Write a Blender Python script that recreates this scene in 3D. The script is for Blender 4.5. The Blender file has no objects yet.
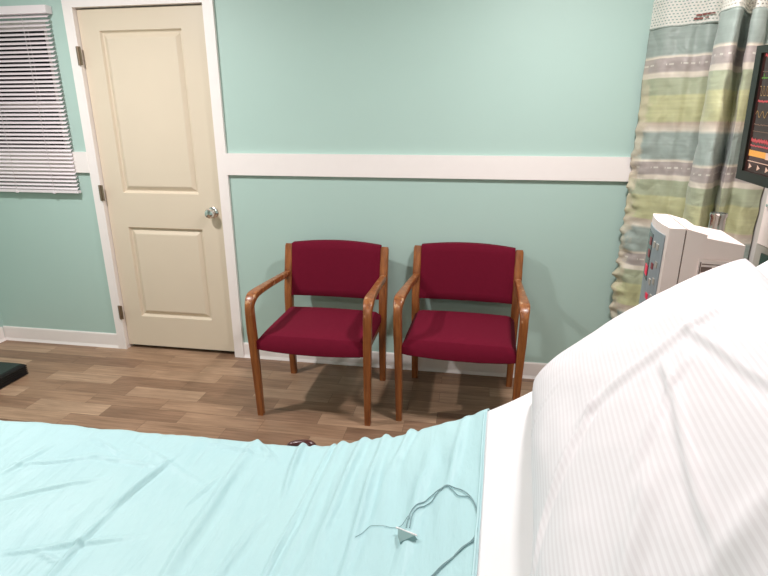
import bpy, bmesh, math, random
from mathutils import Vector, Matrix, noise
random.seed(4)
R = math.radians
scene = bpy.context.scene
col = scene.collection

# ------------------------------------------------------------ camera
F_PX, PITCH, YAW = 521.5, 17.494, -9.42
cd = bpy.data.cameras.new('camera'); cam = bpy.data.objects.new('camera', cd); col.objects.link(cam)
cd.sensor_width = 36; cd.lens = F_PX / 768 * 36; cd.clip_start = .02
P, Y = R(PITCH), R(YAW)
fwd = Vector((math.sin(Y) * math.cos(P), math.cos(Y) * math.cos(P), -math.sin(P)))
rgt = Vector((math.cos(Y), -math.sin(Y), 0)); upv = rgt.cross(fwd)
m = Matrix((rgt, upv, -fwd)).transposed().to_4x4(); m.translation = Vector((0.417, -2.888, 1.434))
cam.matrix_world = m
scene.camera = cam

# ------------------------------------------------------------ world and exposure
w = bpy.data.worlds.new('night'); scene.world = w; w.use_nodes = True
w.node_tree.nodes['Background'].inputs[0].default_value = (.02, .025, .06, 1)
w.node_tree.nodes['Background'].inputs[1].default_value = .4
vs = scene.view_settings
vs.view_transform = 'Standard'; vs.look = 'None'; vs.gamma = 1; vs.use_curve_mapping = False; vs.exposure = 0.36

# ------------------------------------------------------------ ceiling lamps (light part)
def area(name, loc, sx, sy, power, color=(1, .955, .965), spread=180, tilt=(0, 0, 0)):
    l = bpy.data.lights.new(name, 'AREA'); l.shape = 'RECTANGLE'; l.size = sx; l.size_y = sy
    l.energy = power; l.color = color; l.spread = R(spread)
    o = bpy.data.objects.new(name, l); col.objects.link(o); o.location = loc; o.rotation_euler = [R(t) for t in tilt]
    return o
LAMPS = [((-1.5, -1.25), 32, .10), ((.85, -1.15), 24, .18), ((-.3, -3.6), 13, .4)]
for (lx, ly), pw, sz in LAMPS:
    area('ceiling_lamp_light', (lx, ly, 2.40), sz, sz, pw)

# ------------------------------------------------------------ materials
def srgb(r, g, b):
    f = lambda c: ((c / 255) / 12.92 if c / 255 <= .04045 else ((c / 255 + .055) / 1.055) ** 2.4)
    return (f(r), f(g), f(b), 1)
def mat(name, color, rough=.5, metal=0, noise_amt=0, noise_scale=20, bump=0, bump_scale=200, spec=.5, emit=None, coat=0):
    m = bpy.data.materials.new(name); m.use_nodes = True
    nt = m.node_tree; b = nt.nodes['Principled BSDF']
    b.inputs['Base Color'].default_value = color; b.inputs['Roughness'].default_value = rough
    b.inputs['Metallic'].default_value = metal; b.inputs['Specular IOR Level'].default_value = spec
    b.inputs['Coat Weight'].default_value = coat
    tc = nt.nodes.new('ShaderNodeTexCoord')
    if noise_amt:
        n = nt.nodes.new('ShaderNodeTexNoise'); n.inputs['Scale'].default_value = noise_scale; n.inputs['Detail'].default_value = 4
        nt.links.new(tc.outputs['Object'], n.inputs['Vector'])
        mx = nt.nodes.new('ShaderNodeMix'); mx.data_type = 'RGBA'
        mx.inputs[6].default_value = [c * (1 - noise_amt) for c in color[:3]] + [1]
        mx.inputs[7].default_value = [min(1, c * (1 + noise_amt)) for c in color[:3]] + [1]
        nt.links.new(n.outputs['Fac'], mx.inputs[0]); nt.links.new(mx.outputs[2], b.inputs['Base Color'])
    if bump:
        n = nt.nodes.new('ShaderNodeTexNoise'); n.inputs['Scale'].default_value = bump_scale; n.inputs['Detail'].default_value = 3
        nt.links.new(tc.outputs['Object'], n.inputs['Vector'])
        bp = nt.nodes.new('ShaderNodeBump'); bp.inputs['Strength'].default_value = bump; bp.inputs['Distance'].default_value = .004
        nt.links.new(n.outputs['Fac'], bp.inputs['Height']); nt.links.new(bp.outputs[0], b.inputs['Normal'])
    if emit:
        b.inputs['Emission Color'].default_value = emit[0]; b.inputs['Emission Strength'].default_value = emit[1]
    return m

def wood_floor():
    m = bpy.data.materials.new('plank_floor'); m.use_nodes = True; nt = m.node_tree; N = nt.nodes; L = nt.links
    b = N['Principled BSDF']; tc = N.new('ShaderNodeTexCoord')
    mp = N.new('ShaderNodeMapping'); mp.inputs['Location'].default_value = (.13, .055, 0); L.new(tc.outputs['Object'], mp.inputs['Vector'])
    br = N.new('ShaderNodeTexBrick'); br.offset = .37; br.offset_frequency = 2; br.squash = 1
    br.inputs['Scale'].default_value = 1; br.inputs['Brick Width'].default_value = .43; br.inputs['Row Height'].default_value = .106
    br.inputs['Mortar Size'].default_value = .0007; br.inputs['Mortar Smooth'].default_value = .3; br.inputs['Bias'].default_value = 0
    br.inputs['Color1'].default_value = (0, 0, 0, 1); br.inputs['Color2'].default_value = (1, 1, 1, 1); br.inputs['Mortar'].default_value = (.3, .3, .3, 1)
    L.new(mp.outputs[0], br.inputs['Vector'])
    # plank-wise shift of the grain
    sh = N.new('ShaderNodeVectorMath'); sh.operation = 'MULTIPLY_ADD'; sh.inputs[1].default_value = (7, 3, 5)
    L.new(br.outputs['Color'], sh.inputs[0]); L.new(mp.outputs[0], sh.inputs[2])
    gm = N.new('ShaderNodeMapping'); gm.inputs['Scale'].default_value = (2.2, 38, 1); L.new(sh.outputs[0], gm.inputs['Vector'])
    g = N.new('ShaderNodeTexNoise'); g.inputs['Scale'].default_value = 1.6; g.inputs['Detail'].default_value = 7; g.inputs['Roughness'].default_value = .62; g.inputs['Distortion'].default_value = .6
    L.new(gm.outputs[0], g.inputs['Vector'])
    gm2 = N.new('ShaderNodeMapping'); gm2.inputs['Scale'].default_value = (3, 10, 1); L.new(sh.outputs[0], gm2.inputs['Vector'])
    g2 = N.new('ShaderNodeTexNoise'); g2.inputs['Scale'].default_value = 1.2; g2.inputs['Detail'].default_value = 3; L.new(gm2.outputs[0], g2.inputs['Vector'])
    cr = N.new('ShaderNodeValToRGB'); e = cr.color_ramp.elements
    e[0].position = 0; e[0].color = srgb(142, 112, 90); e[1].position = 1; e[1].color = srgb(186, 156, 130)
    k = e.new(.4); k.color = srgb(156, 125, 101); k = e.new(.75); k.color = srgb(171, 140, 114)
    L.new(br.outputs['Color'], cr.inputs[0])
    gr = N.new('ShaderNodeValToRGB'); gr.color_ramp.elements[0].position = .3; gr.color_ramp.elements[0].color = (.58, .55, .52, 1)
    gr.color_ramp.elements[1].position = .68; gr.color_ramp.elements[1].color = (1.08, 1.07, 1.05, 1); L.new(g.outputs['Fac'], gr.inputs[0])
    mu = N.new('ShaderNodeMix'); mu.data_type = 'RGBA'; mu.blend_type = 'MULTIPLY'; mu.inputs[0].default_value = .85
    L.new(cr.outputs[0], mu.inputs[6]); L.new(gr.outputs[0], mu.inputs[7])
    g2r = N.new('ShaderNodeValToRGB'); g2r.color_ramp.elements[0].position = .35; g2r.color_ramp.elements[0].color = (.78, .76, .74, 1)
    g2r.color_ramp.elements[1].position = .7; g2r.color_ramp.elements[1].color = (1.1, 1.1, 1.1, 1); L.new(g2.outputs['Fac'], g2r.inputs[0])
    m2 = N.new('ShaderNodeMix'); m2.data_type = 'RGBA'; m2.blend_type = 'MULTIPLY'; m2.inputs[0].default_value = .8
    L.new(mu.outputs[2], m2.inputs[6]); L.new(g2r.outputs[0], m2.inputs[7])
    m3 = N.new('ShaderNodeMix'); m3.data_type = 'RGBA'; m3.inputs[7].default_value = srgb(80, 62, 50)
    L.new(br.outputs['Fac'], m3.inputs[0]); L.new(m2.outputs[2], m3.inputs[6])
    L.new(m3.outputs[2], b.inputs['Base Color']); b.inputs['Roughness'].default_value = .42; b.inputs['Specular IOR Level'].default_value = .35
    bp = N.new('ShaderNodeBump'); bp.inputs['Strength'].default_value = .12; bp.inputs['Distance'].default_value = .002
    L.new(g.outputs['Fac'], bp.inputs['Height']); L.new(bp.outputs[0], b.inputs['Normal'])
    return m

def wood(name, c1, c2, worn=0):
    m = bpy.data.materials.new(name); m.use_nodes = True; nt = m.node_tree; N = nt.nodes; L = nt.links
    b = N['Principled BSDF']; tc = N.new('ShaderNodeTexCoord')
    mp = N.new('ShaderNodeMapping'); mp.inputs['Scale'].default_value = (60, 60, 5); L.new(tc.outputs['Object'], mp.inputs['Vector'])
    n = N.new('ShaderNodeTexNoise'); n.inputs['Scale'].default_value = 1; n.inputs['Detail'].default_value = 5; L.new(mp.outputs[0], n.inputs['Vector'])
    cr = N.new('ShaderNodeValToRGB'); cr.color_ramp.elements[0].position = .3; cr.color_ramp.elements[0].color = c1
    cr.color_ramp.elements[1].position = .7; cr.color_ramp.elements[1].color = c2; L.new(n.outputs['Fac'], cr.inputs[0])
    out = cr.outputs[0]
    if worn:
        n2 = N.new('ShaderNodeTexNoise'); n2.inputs['Scale'].default_value = 28; n2.inputs['Detail'].default_value = 4; L.new(tc.outputs['Object'], n2.inputs['Vector'])
        r2 = N.new('ShaderNodeValToRGB'); r2.color_ramp.elements[0].position = .60; r2.color_ramp.elements[0].color = (0, 0, 0, 1)
        r2.color_ramp.elements[1].position = .66; r2.color_ramp.elements[1].color = (worn, worn, worn, 1); L.new(n2.outputs['Fac'], r2.inputs[0])
        sz = N.new('ShaderNodeSeparateXYZ'); L.new(tc.outputs['Object'], sz.inputs[0])
        zr = N.new('ShaderNodeMapRange'); zr.inputs[1].default_value = .55; zr.inputs[2].default_value = .62; L.new(sz.outputs[2], zr.inputs[0])
        pm = N.new('ShaderNodeMath'); pm.operation = 'MULTIPLY'; L.new(r2.outputs[0], pm.inputs[0]); L.new(zr.outputs[0], pm.inputs[1])
        mx = N.new('ShaderNodeMix'); mx.data_type = 'RGBA'; mx.inputs[7].default_value = srgb(205, 160, 120)
        L.new(pm.outputs[0], mx.inputs[0]); L.new(out, mx.inputs[6]); out = mx.outputs[2]
    L.new(out, b.inputs['Base Color']); b.inputs['Roughness'].default_value = .36; b.inputs['Coat Weight'].default_value = .25; b.inputs['Coat Roughness'].default_value = .25
    return m

def fabric_weave(name, color, rough=.9, scale=900, amt=.1, sheen=.3):
    m = mat(name, color, rough, noise_amt=amt, noise_scale=60, bump=.25, bump_scale=scale, spec=.2)
    m.node_tree.nodes['Principled BSDF'].inputs['Sheen Weight'].default_value = sheen
    return m

M = {}
M['wall'] = mat('mint_wall_paint', srgb(180, 206, 197), .5, noise_amt=.015, noise_scale=3, bump=.05, bump_scale=350, spec=.35)
M['white_trim'] = mat('white_trim_paint', srgb(245, 237, 233), .4, noise_amt=.02)
M['ceiling'] = mat('ceiling_paint', srgb(232, 230, 226), .9)
M['right_wall'] = mat('pale_wall_paint', srgb(208, 202, 196), .7)
M['door'] = mat('cream_door_paint', srgb(220, 206, 184), .4, noise_amt=.02, noise_scale=6, spec=.4)
M['floor'] = wood_floor()
M['blind'] = mat('blind_white', srgb(238, 228, 230), .45)
M['cord'] = mat('blind_cord', srgb(225, 215, 215), .8)
M['chrome'] = mat('chrome', (.75, .74, .72, 1), .15, metal=1)
M['hinge'] = mat('aged_nickel', srgb(150, 132, 112), .35, metal=.8)
M['oak'] = wood('chair_oak', srgb(116, 62, 27), srgb(162, 98, 48), worn=0)
M['oak_worn'] = wood('chair_oak_worn', srgb(116, 62, 27), srgb(164, 100, 50), worn=.75)
M['oak_dark'] = wood('chair_oak_leg', srgb(100, 44, 20), srgb(142, 70, 32))
M['burgundy'] = fabric_weave('burgundy_upholstery', srgb(106, 11, 38), sheen=.0)
M['foot'] = mat('chair_glide', srgb(60, 40, 25), .6)
M['white_sheet'] = fabric_weave('white_cotton', srgb(240, 236, 236), .85, 1200, .01, 0)
M['mattress'] = mat('mattress_vinyl', srgb(210, 210, 214), .6)
M['bed_metal'] = mat('bed_frame_metal', srgb(190, 186, 176), .4)
M['brown_plastic'] = mat('brown_plastic', srgb(72, 30, 28), .3)
M['black'] = mat('black_rubber', srgb(16, 17, 18), .5, bump=.2, bump_scale=150)
M['black_top'] = mat('platform_mat', srgb(34, 46, 42), .6, bump=.3, bump_scale=300)
M['bezel'] = mat('monitor_bezel', srgb(26, 28, 22), .4)
M['screen'] = mat('monitor_screen', srgb(10, 8, 8), .12, emit=(srgb(58, 34, 30), .8))
M['beige'] = mat('beige_plastic', srgb(246, 228, 221), .45)
M['beige_dark'] = mat('dark_beige_plastic', srgb(120, 98, 90), .6)  # darker beige for the pump seam, label marks and clamp
M['slate'] = mat('slate_panel', srgb(150, 160, 166), .4)
M['dark_window'] = mat('dark_display_window', srgb(50, 48, 52), .2)
M['glass'] = mat('night_glass', srgb(10, 10, 22), .1)
M['dark_green'] = mat('dark_green_screen', srgb(38, 66, 54), .25)
M['grey_frame'] = mat('grey_frame', srgb(176, 168, 158), .5)
M['lamp_frame'] = mat('lamp_frame', srgb(235, 235, 230), .5)
M['diffuser'] = mat('lamp_diffuser', (.9, .9, .88, 1), .6, emit=((1, .94, .88, 1), 4))
def glow(name, rgb, s=1.0): M[name] = mat(name, srgb(*[int(c * .5) for c in rgb]), .4, emit=(srgb(*rgb), s))
glow('red_led', (190, 30, 60), .8); glow('dim_red', (110, 40, 45), .7); glow('g_red', (165, 60, 62)); glow('g_green', (80, 120, 45)); glow('g_yellow', (125, 98, 58)); glow('g_orange', (205, 140, 60)); glow('g_pale', (190, 155, 135)); glow('g_brown', (112, 84, 66), .7)

def teal_sheet_mat():
    m = bpy.data.materials.new('teal_bedsheet'); m.use_nodes = True; nt = m.node_tree; N = nt.nodes; L = nt.links
    b = N['Principled BSDF']; tc = N.new('ShaderNodeTexCoord')
    b.inputs['Roughness'].default_value = .48; b.inputs['Sheen Weight'].default_value = .1; b.inputs['Specular IOR Level'].default_value = .3
    n = N.new('ShaderNodeTexNoise'); n.inputs['Scale'].default_value = 3; L.new(tc.outputs['Object'], n.inputs['Vector'])
    mx = N.new('ShaderNodeMix'); mx.data_type = 'RGBA'; mx.inputs[6].default_value = srgb(172, 208, 213); mx.inputs[7].default_value = srgb(184, 216, 216)
    L.new(n.outputs['Fac'], mx.inputs[0]); L.new(mx.outputs[2], b.inputs['Base Color'])
    mp = N.new('ShaderNodeMapping'); mp.inputs['Scale'].default_value = (20, 5, 8); mp.inputs['Rotation'].default_value = (0, 0, R(8)); L.new(tc.outputs['Object'], mp.inputs['Vector'])
    n2 = N.new('ShaderNodeTexNoise'); n2.inputs['Scale'].default_value = 1; n2.inputs['Detail'].default_value = 5; n2.inputs['Distortion'].default_value = .25; L.new(mp.outputs[0], n2.inputs['Vector'])
    bp = N.new('ShaderNodeBump'); bp.inputs['Strength'].default_value = .6; bp.inputs['Distance'].default_value = .015
    L.new(n2.outputs['Fac'], bp.inputs['Height']); L.new(bp.outputs[0], b.inputs['Normal'])
    return m
M['teal_sheet'] = teal_sheet_mat()

def pillow_mat():
    m = bpy.data.materials.new('striped_pillowcase'); m.use_nodes = True; nt = m.node_tree; N = nt.nodes; L = nt.links
    b = N['Principled BSDF']; tc = N.new('ShaderNodeTexCoord'); sp = N.new('ShaderNodeSeparateXYZ'); L.new(tc.outputs['UV'], sp.inputs[0])
    mu = N.new('ShaderNodeMath'); mu.operation = 'MULTIPLY'; mu.inputs[1].default_value = 2 * math.pi * 62; L.new(sp.outputs[0], mu.inputs[0])
    s = N.new('ShaderNodeMath'); s.operation = 'SINE'; L.new(mu.outputs[0], s.inputs[0])
    r = N.new('ShaderNodeMapRange'); r.inputs[1].default_value = -.35; r.inputs[2].default_value = .35; L.new(s.outputs[0], r.inputs[0])
    mx = N.new('ShaderNodeMix'); mx.data_type = 'RGBA'; mx.inputs[6].default_value = srgb(234, 227, 229); mx.inputs[7].default_value = srgb(241, 235, 237)
    L.new(r.outputs[0], mx.inputs[0]); L.new(mx.outputs[2], b.inputs['Base Color'])
    rr = N.new('ShaderNodeMapRange'); rr.inputs[3].default_value = .75; rr.inputs[4].default_value = .5; L.new(r.outputs[0], rr.inputs[0]); L.new(rr.outputs[0], b.inputs['Roughness'])
    b.inputs['Specular IOR Level'].default_value = .3
    n2 = N.new('ShaderNodeTexNoise'); n2.inputs['Scale'].default_value = 9; n2.inputs['Detail'].default_value = 4; L.new(tc.outputs['Object'], n2.inputs['Vector'])
    bp = N.new('ShaderNodeBump'); bp.inputs['Strength'].default_value = .3; bp.inputs['Distance'].default_value = .01
    L.new(n2.outputs['Fac'], bp.inputs['Height']); L.new(bp.outputs[0], b.inputs['Normal'])
    return m
M['pillow'] = pillow_mat()

def curtain_mat():
    m = bpy.data.materials.new('striped_curtain'); m.use_nodes = True; nt = m.node_tree; N = nt.nodes; L = nt.links
    b = N['Principled BSDF']; tc = N.new('ShaderNodeTexCoord'); sp = N.new('ShaderNodeSeparateXYZ'); L.new(tc.outputs['Object'], sp.inputs[0])
    n = N.new('ShaderNodeTexNoise'); n.inputs['Scale'].default_value = 6; L.new(tc.outputs['Object'], n.inputs['Vector'])
    ad = N.new('ShaderNodeMath'); ad.operation = 'MULTIPLY_ADD'; ad.inputs[1].default_value = .018; L.new(n.outputs['Fac'], ad.inputs[0]); L.new(sp.outputs[2], ad.inputs[2])
    md = N.new('ShaderNodeMath'); md.operation = 'ADD'; md.inputs[1].default_value = .455 * 3 - 1.859 + 0.455 + .083; L.new(ad.outputs[0], md.inputs[0])
    # phase 0 at top z=1.85 going down, repeat .46 m
    dv = N.new('ShaderNodeMath'); dv.operation = 'DIVIDE'; dv.inputs[1].default_value = .46; L.new(md.outputs[0], dv.inputs[0])
    fr = N.new('ShaderNodeMath'); fr.operation = 'FRACT'; L.new(dv.outputs[0], fr.inputs[0])
    cr = N.new('ShaderNodeValToRGB'); cr.color_ramp.interpolation = 'LINEAR'
    T, C, G, GR, YG, BG = srgb(172, 184, 176), srgb(236, 226, 210), srgb(190, 178, 172), srgb(188, 194, 164), srgb(208, 207, 162), srgb(214, 198, 180)
    # list from the top (phase 1) down
    bands = [(0, T), (.115, T), (.135, C), (.145, C), (.15, G), (.27, G), (.285, C), (.325, C), (.335, GR), (.48, GR), (.5, YG), (.74, YG), (.76, BG), (.83, C), (.86, T), (1, T)]
    # bands measured as fraction downward from the grey/teal boundary of each repeat
    els = cr.color_ramp.elements
    pts = sorted([(1 - p, c) for p, c in bands], key=lambda t: t[0])
    els[0].position, els[0].color = pts[0]; els[1].position, els[1].color = pts[-1]
    for p, c in pts[1:-1]:
        k = els.new(p); k.color = c
    L.new(fr.outputs[0], cr.inputs[0])
    # fine horizontal threads
    mp = N.new('ShaderNodeMapping'); mp.inputs['Scale'].default_value = (4, 4, 90); L.new(tc.outputs['Object'], mp.inputs['Vector'])
    n2 = N.new('ShaderNodeTexNoise'); n2.inputs['Scale'].default_value = 1; n2.inputs['Detail'].default_value = 2; L.new(mp.outputs[0], n2.inputs['Vector'])
    r2 = N.new('ShaderNodeMapRange'); r2.inputs[1].default_value = .35; r2.inputs[2].default_value = .7; r2.inputs[3].default_value = .94; r2.inputs[4].default_value = 1.05; L.new(n2.outputs['Fac'], r2.inputs[0])
    mx = N.new('ShaderNodeVectorMath'); mx.operation = 'SCALE'; L.new(cr.outputs[0], mx.inputs[0]); L.new(r2.outputs[0], mx.inputs[3])
    # woven pale dashes in the grey band
    uv = N.new('ShaderNodeSeparateXYZ'); L.new(tc.outputs['UV'], uv.inputs[0])
    a = N.new('ShaderNodeMath'); a.operation = 'MULTIPLY'; a.inputs[1].default_value = 34; L.new(uv.outputs[0], a.inputs[0])
    nn = N.new('ShaderNodeTexNoise'); nn.noise_dimensions = '1D'; nn.inputs['Scale'].default_value = 1; L.new(a.outputs[0], nn.inputs['W'])
    gt = N.new('ShaderNodeMath'); gt.operation = 'GREATER_THAN'; gt.inputs[1].default_value = .53; L.new(nn.outputs['Fac'], gt.inputs[0])
    band = N.new('ShaderNodeMath'); band.operation = 'COMPARE'; band.inputs[1].default_value = 1 - .205; band.inputs[2].default_value = .008; L.new(fr.outputs[0], band.inputs[0])
    both = N.new('ShaderNodeMath'); both.operation = 'MULTIPLY'; L.new(gt.outputs[0], both.inputs[0]); L.new(band.outputs[0], both.inputs[1])
    m2 = N.new('ShaderNodeMix'); m2.data_type = 'RGBA'; m2.inputs[7].default_value = srgb(226, 220, 210); L.new(both.outputs[0], m2.inputs[0]); L.new(mx.outputs[0], m2.inputs[6])
    # cream satin facing along the leading edge, its sheen mixed into the colour
    en = N.new('ShaderNodeTexNoise'); en.inputs['Scale'].default_value = 22; en.inputs['Detail'].default_value = 3; L.new(tc.outputs['Object'], en.inputs['Vector'])
    ea = N.new('ShaderNodeMath'); ea.operation = 'MULTIPLY_ADD'; ea.inputs[1].default_value = .14; L.new(en.outputs['Fac'], ea.inputs[0]); L.new(uv.outputs[0], ea.inputs[2])
    er = N.new('ShaderNodeMapRange'); er.inputs[1].default_value = .10; er.inputs[2].default_value = .135; er.inputs[3].default_value = .65; er.inputs[4].default_value = 0; L.new(ea.outputs[0], er.inputs[0])
    zr = N.new('ShaderNodeMapRange'); zr.inputs[1].default_value = 1.55; zr.inputs[2].default_value = 1.75; zr.inputs[3].default_value = 1; zr.inputs[4].default_value = 0; L.new(sp.outputs[2], zr.inputs[0])
    ez = N.new('ShaderNodeMath'); ez.operation = 'MULTIPLY'; L.new(er.outputs[0], ez.inputs[0]); L.new(zr.outputs[0], ez.inputs[1])
    m4 = N.new('ShaderNodeMix'); m4.data_type = 'RGBA'; m4.inputs[7].default_value = srgb(226, 212, 186); L.new(ez.outputs[0], m4.inputs[0]); L.new(m2.outputs[2], m4.inputs[6]); m2 = m4
    L.new(m2.outputs[2], b.inputs['Base Color'])
    b.inputs['Roughness'].default_value = .45; b.inputs['Sheen Weight'].default_value = .2
    n3 = N.new('ShaderNodeTexNoise'); n3.inputs['Scale'].default_value = 14; n3.inputs['Detail'].default_value = 3; n3.inputs['Distortion'].default_value = .8; L.new(tc.outputs['Object'], n3.inputs['Vector'])
    bp = N.new('ShaderNodeBump'); bp.inputs['Strength'].default_value = .6; bp.inputs['Distance'].default_value = .015; L.new(n3.outputs['Fac'], bp.inputs['Height']); L.new(bp.outputs[0], b.inputs['Normal'])
    # thin cloth lets some light through
    tr = N.new('ShaderNodeBsdfTranslucent'); L.new(m2.outputs[2], tr.inputs[0])
    ms = N.new('ShaderNodeMixShader'); ms.inputs[0].default_value = .25; L.new(b.outputs[0], ms.inputs[1]); L.new(tr.outputs[0], ms.inputs[2])
    L.new(ms.outputs[0], N['Material Output'].inputs[0])
    return m
M['curtain'] = curtain_mat()

def mesh_mat():
    m = bpy.data.materials.new('curtain_mesh'); m.use_nodes = True; nt = m.node_tree; N = nt.nodes; L = nt.links
    b = N['Principled BSDF']; b.inputs['Base Color'].default_value = srgb(253, 249, 240); b.inputs['Roughness'].default_value = .7
    tc = N.new('ShaderNodeTexCoord')
    br = N.new('ShaderNodeTexBrick'); br.inputs['Scale'].default_value = 1; br.inputs['Brick Width'].default_value = .016; br.inputs['Row Height'].default_value = .012
    br.inputs['Mortar Size'].default_value = .0046; br.inputs['Mortar Smooth'].default_value = .2; L.new(tc.outputs['UV'], br.inputs['Vector'])
    t = N.new('ShaderNodeBsdfTransparent'); tl = N.new('ShaderNodeBsdfTranslucent'); tl.inputs[0].default_value = srgb(253, 249, 240)
    fs = N.new('ShaderNodeMixShader'); fs.inputs[0].default_value = .35; L.new(b.outputs[0], fs.inputs[1]); L.new(tl.outputs[0], fs.inputs[2])
    ms = N.new('ShaderNodeMixShader'); L.new(br.outputs['Fac'], ms.inputs[0]); L.new(t.outputs[0], ms.inputs[1]); L.new(fs.outputs[0], ms.inputs[2])
    L.new(ms.outputs[0], N['Material Output'].inputs[0])
    return m
M['mesh'] = mesh_mat()

def clear_tube():
    m = bpy.data.materials.new('clear_tubing'); m.use_nodes = True; b = m.node_tree.nodes['Principled BSDF']
    b.inputs['Base Color'].default_value = srgb(150, 178, 182); b.inputs['Roughness'].default_value = .25
    b.inputs['Transmission Weight'].default_value = .35; b.inputs['IOR'].default_value = 1.35
    return m
M['tube'] = clear_tube()
M['connector'] = mat('connector_plastic', srgb(120, 150, 150), .35)

# ------------------------------------------------------------ helpers
def link(name, me, m=None, parent=None, smooth=False):
    o = bpy.data.objects.new(name, me); col.objects.link(o)
    if m: me.materials.append(m)
    if parent: o.parent = parent
    if smooth:
        for p in me.polygons: p.use_smooth = True
    return o
def obj(name, bm, m, parent=None, smooth=False, bevel=0, segs=3):
    if bevel:
        bmesh.ops.bevel(bm, geom=[e for e in bm.edges if e.is_manifold and e.calc_face_angle(0) > .6], offset=bevel, segments=segs, profile=.6, affect='EDGES', clamp_overlap=True)
    bmesh.ops.recalc_face_normals(bm, faces=bm.faces)
    me = bpy.data.meshes.new(name); bm.to_mesh(me); bm.free()
    o = link(name, me, m, parent)
    if smooth:
        for p in me.polygons: p.use_smooth = True
        try: me.set_sharp_from_angle(angle=R(40))
        except Exception: pass
    return o
def box(bm, x0, x1, y0, y1, z0, z1):
    vs = [bm.verts.new((x, y, z)) for x in (x0, x1) for y in (y0, y1) for z in (z0, z1)]
    for f in ((0, 1, 3, 2), (4, 6, 7, 5), (0, 4, 5, 1), (2, 3, 7, 6), (0, 2, 6, 4), (1, 5, 7, 3)): bm.faces.new([vs[i] for i in f])
    return vs
def B(*a):
    bm = bmesh.new(); box(bm, *a); return bm
def cyl(bm, p0, p1, r0, r1=None, n=20):
    r1 = r0 if r1 is None else r1
    p0, p1 = Vector(p0), Vector(p1); d = p1 - p0
    mtx = Matrix.Translation((p0 + p1) / 2) @ d.to_track_quat('Z', 'Y').to_matrix().to_4x4()
    bmesh.ops.create_cone(bm, cap_ends=True, segments=n, radius1=r0, radius2=r1, depth=d.length, matrix=mtx)
def lathe(bm, prof, mtx=Matrix(), n=28):
    rings = []
    for r, z in prof:
        rings.append([bm.verts.new(mtx @ Vector((r * math.cos(2 * math.pi * k / n), r * math.sin(2 * math.pi * k / n), z))) for k in range(n)] if r > 1e-6 else [bm.verts.new(mtx @ Vector((0, 0, z)))])
    for a, b in zip(rings, rings[1:]):
        for k in range(n):
            k2 = (k + 1) % n
            if len(a) == 1: bm.faces.new((a[0], b[k], b[k2]))
            elif len(b) == 1: bm.faces.new((a[k], a[k2], b[0]))
            else: bm.faces.new((a[k], a[k2], b[k2], b[k]))
def sweep(bm, path, ws, ts, side=Vector((1, 0, 0)), corner=.3):
    """rounded rectangular bar along a path; ws = width along side, ts = thickness across"""
    n = len(path); rings = []
    for i, p in enumerate(path):
        d = (Vector(path[min(i + 1, n - 1)]) - Vector(path[max(i - 1, 0)])).normalized()
        up = d.cross(side).normalized(); sd = side
        w_, t_ = ws[i] / 2, ts[i] / 2; c = min(w_, t_) * corner; ring = []
        for sx, sy, a0 in ((1, 1, 0), (-1, 1, 90), (-1, -1, 180), (1, -1, 270)):
            for k in range(4):
                a = R(a0 + 30 * k)
                ring.append(bm.verts.new(Vector(p) + sd * (sx * (w_ - c) + c * math.cos(a)) + up * (sy * (t_ - c) + c * math.sin(a))))
        rings.append(ring)
    L = len(rings[0])
    for a, b in zip(rings, rings[1:]):
        for k in range(L): bm.faces.new((a[k], a[(k + 1) % L], b[(k + 1) % L], b[k]))
    bm.faces.new(rings[0]); bm.faces.new(rings[-1])
def curve_pts(ctrl, n):
    """Catmull-Rom through control tuples"""
    out = []; c = [ctrl[0]] + list(ctrl) + [ctrl[-1]]
    for i in range(1, len(c) - 2):
        for k in range(n):
            t = k / n
            out.append(tuple(.5 * ((2 * c[i][j]) + (-c[i - 1][j] + c[i + 1][j]) * t + (2 * c[i - 1][j] - 5 * c[i][j] + 4 * c[i + 1][j] - c[i + 2][j]) * t * t + (-c[i - 1][j] + 3 * c[i][j] - 3 * c[i + 1][j] + c[i + 2][j]) * t ** 3) for j in range(len(c[i]))))
    out.append(tuple(ctrl[-1])); return out
def tube(bm, pts, r, n=8):
    rings = []; up = Vector((0, 0, 1))
    for i, p in enumerate(pts):
        d = (Vector(pts[min(i + 1, len(pts) - 1)]) - Vector(pts[max(i - 1, 0)])).normalized()
        a = d.cross(up); a = a.normalized() if a.length > 1e-4 else Vector((1, 0, 0)); b = d.cross(a).normalized()
        rings.append([bm.verts.new(Vector(p) + (a * math.cos(2 * math.pi * k / n) + b * math.sin(2 * math.pi * k / n)) * r) for k in range(n)])
    for A, C_ in zip(rings, rings[1:]):
        for k in range(n): bm.faces.new((A[k], A[(k + 1) % n], C_[(k + 1) % n], C_[k]))
    bm.faces.new(rings[0]); bm.faces.new(rings[-1])
def thing(name, label, cat, loc=(0, 0, 0), rz=0, group=None):
    o = bpy.data.objects.new(name, None); col.objects.link(o); o.location = loc; o.rotation_euler = (0, 0, rz)
    o.empty_display_size = .1; return tag(o, label, cat, group)
def tag(o, label, cat, group=None):
    o['label'] = label; o['category'] = cat
    if group: o['group'] = group
    return o
def struct(o, label=None, cat=None):
    o['kind'] = 'structure'
    if label: o['label'] = label
    if cat: o['category'] = cat
    return o
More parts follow.
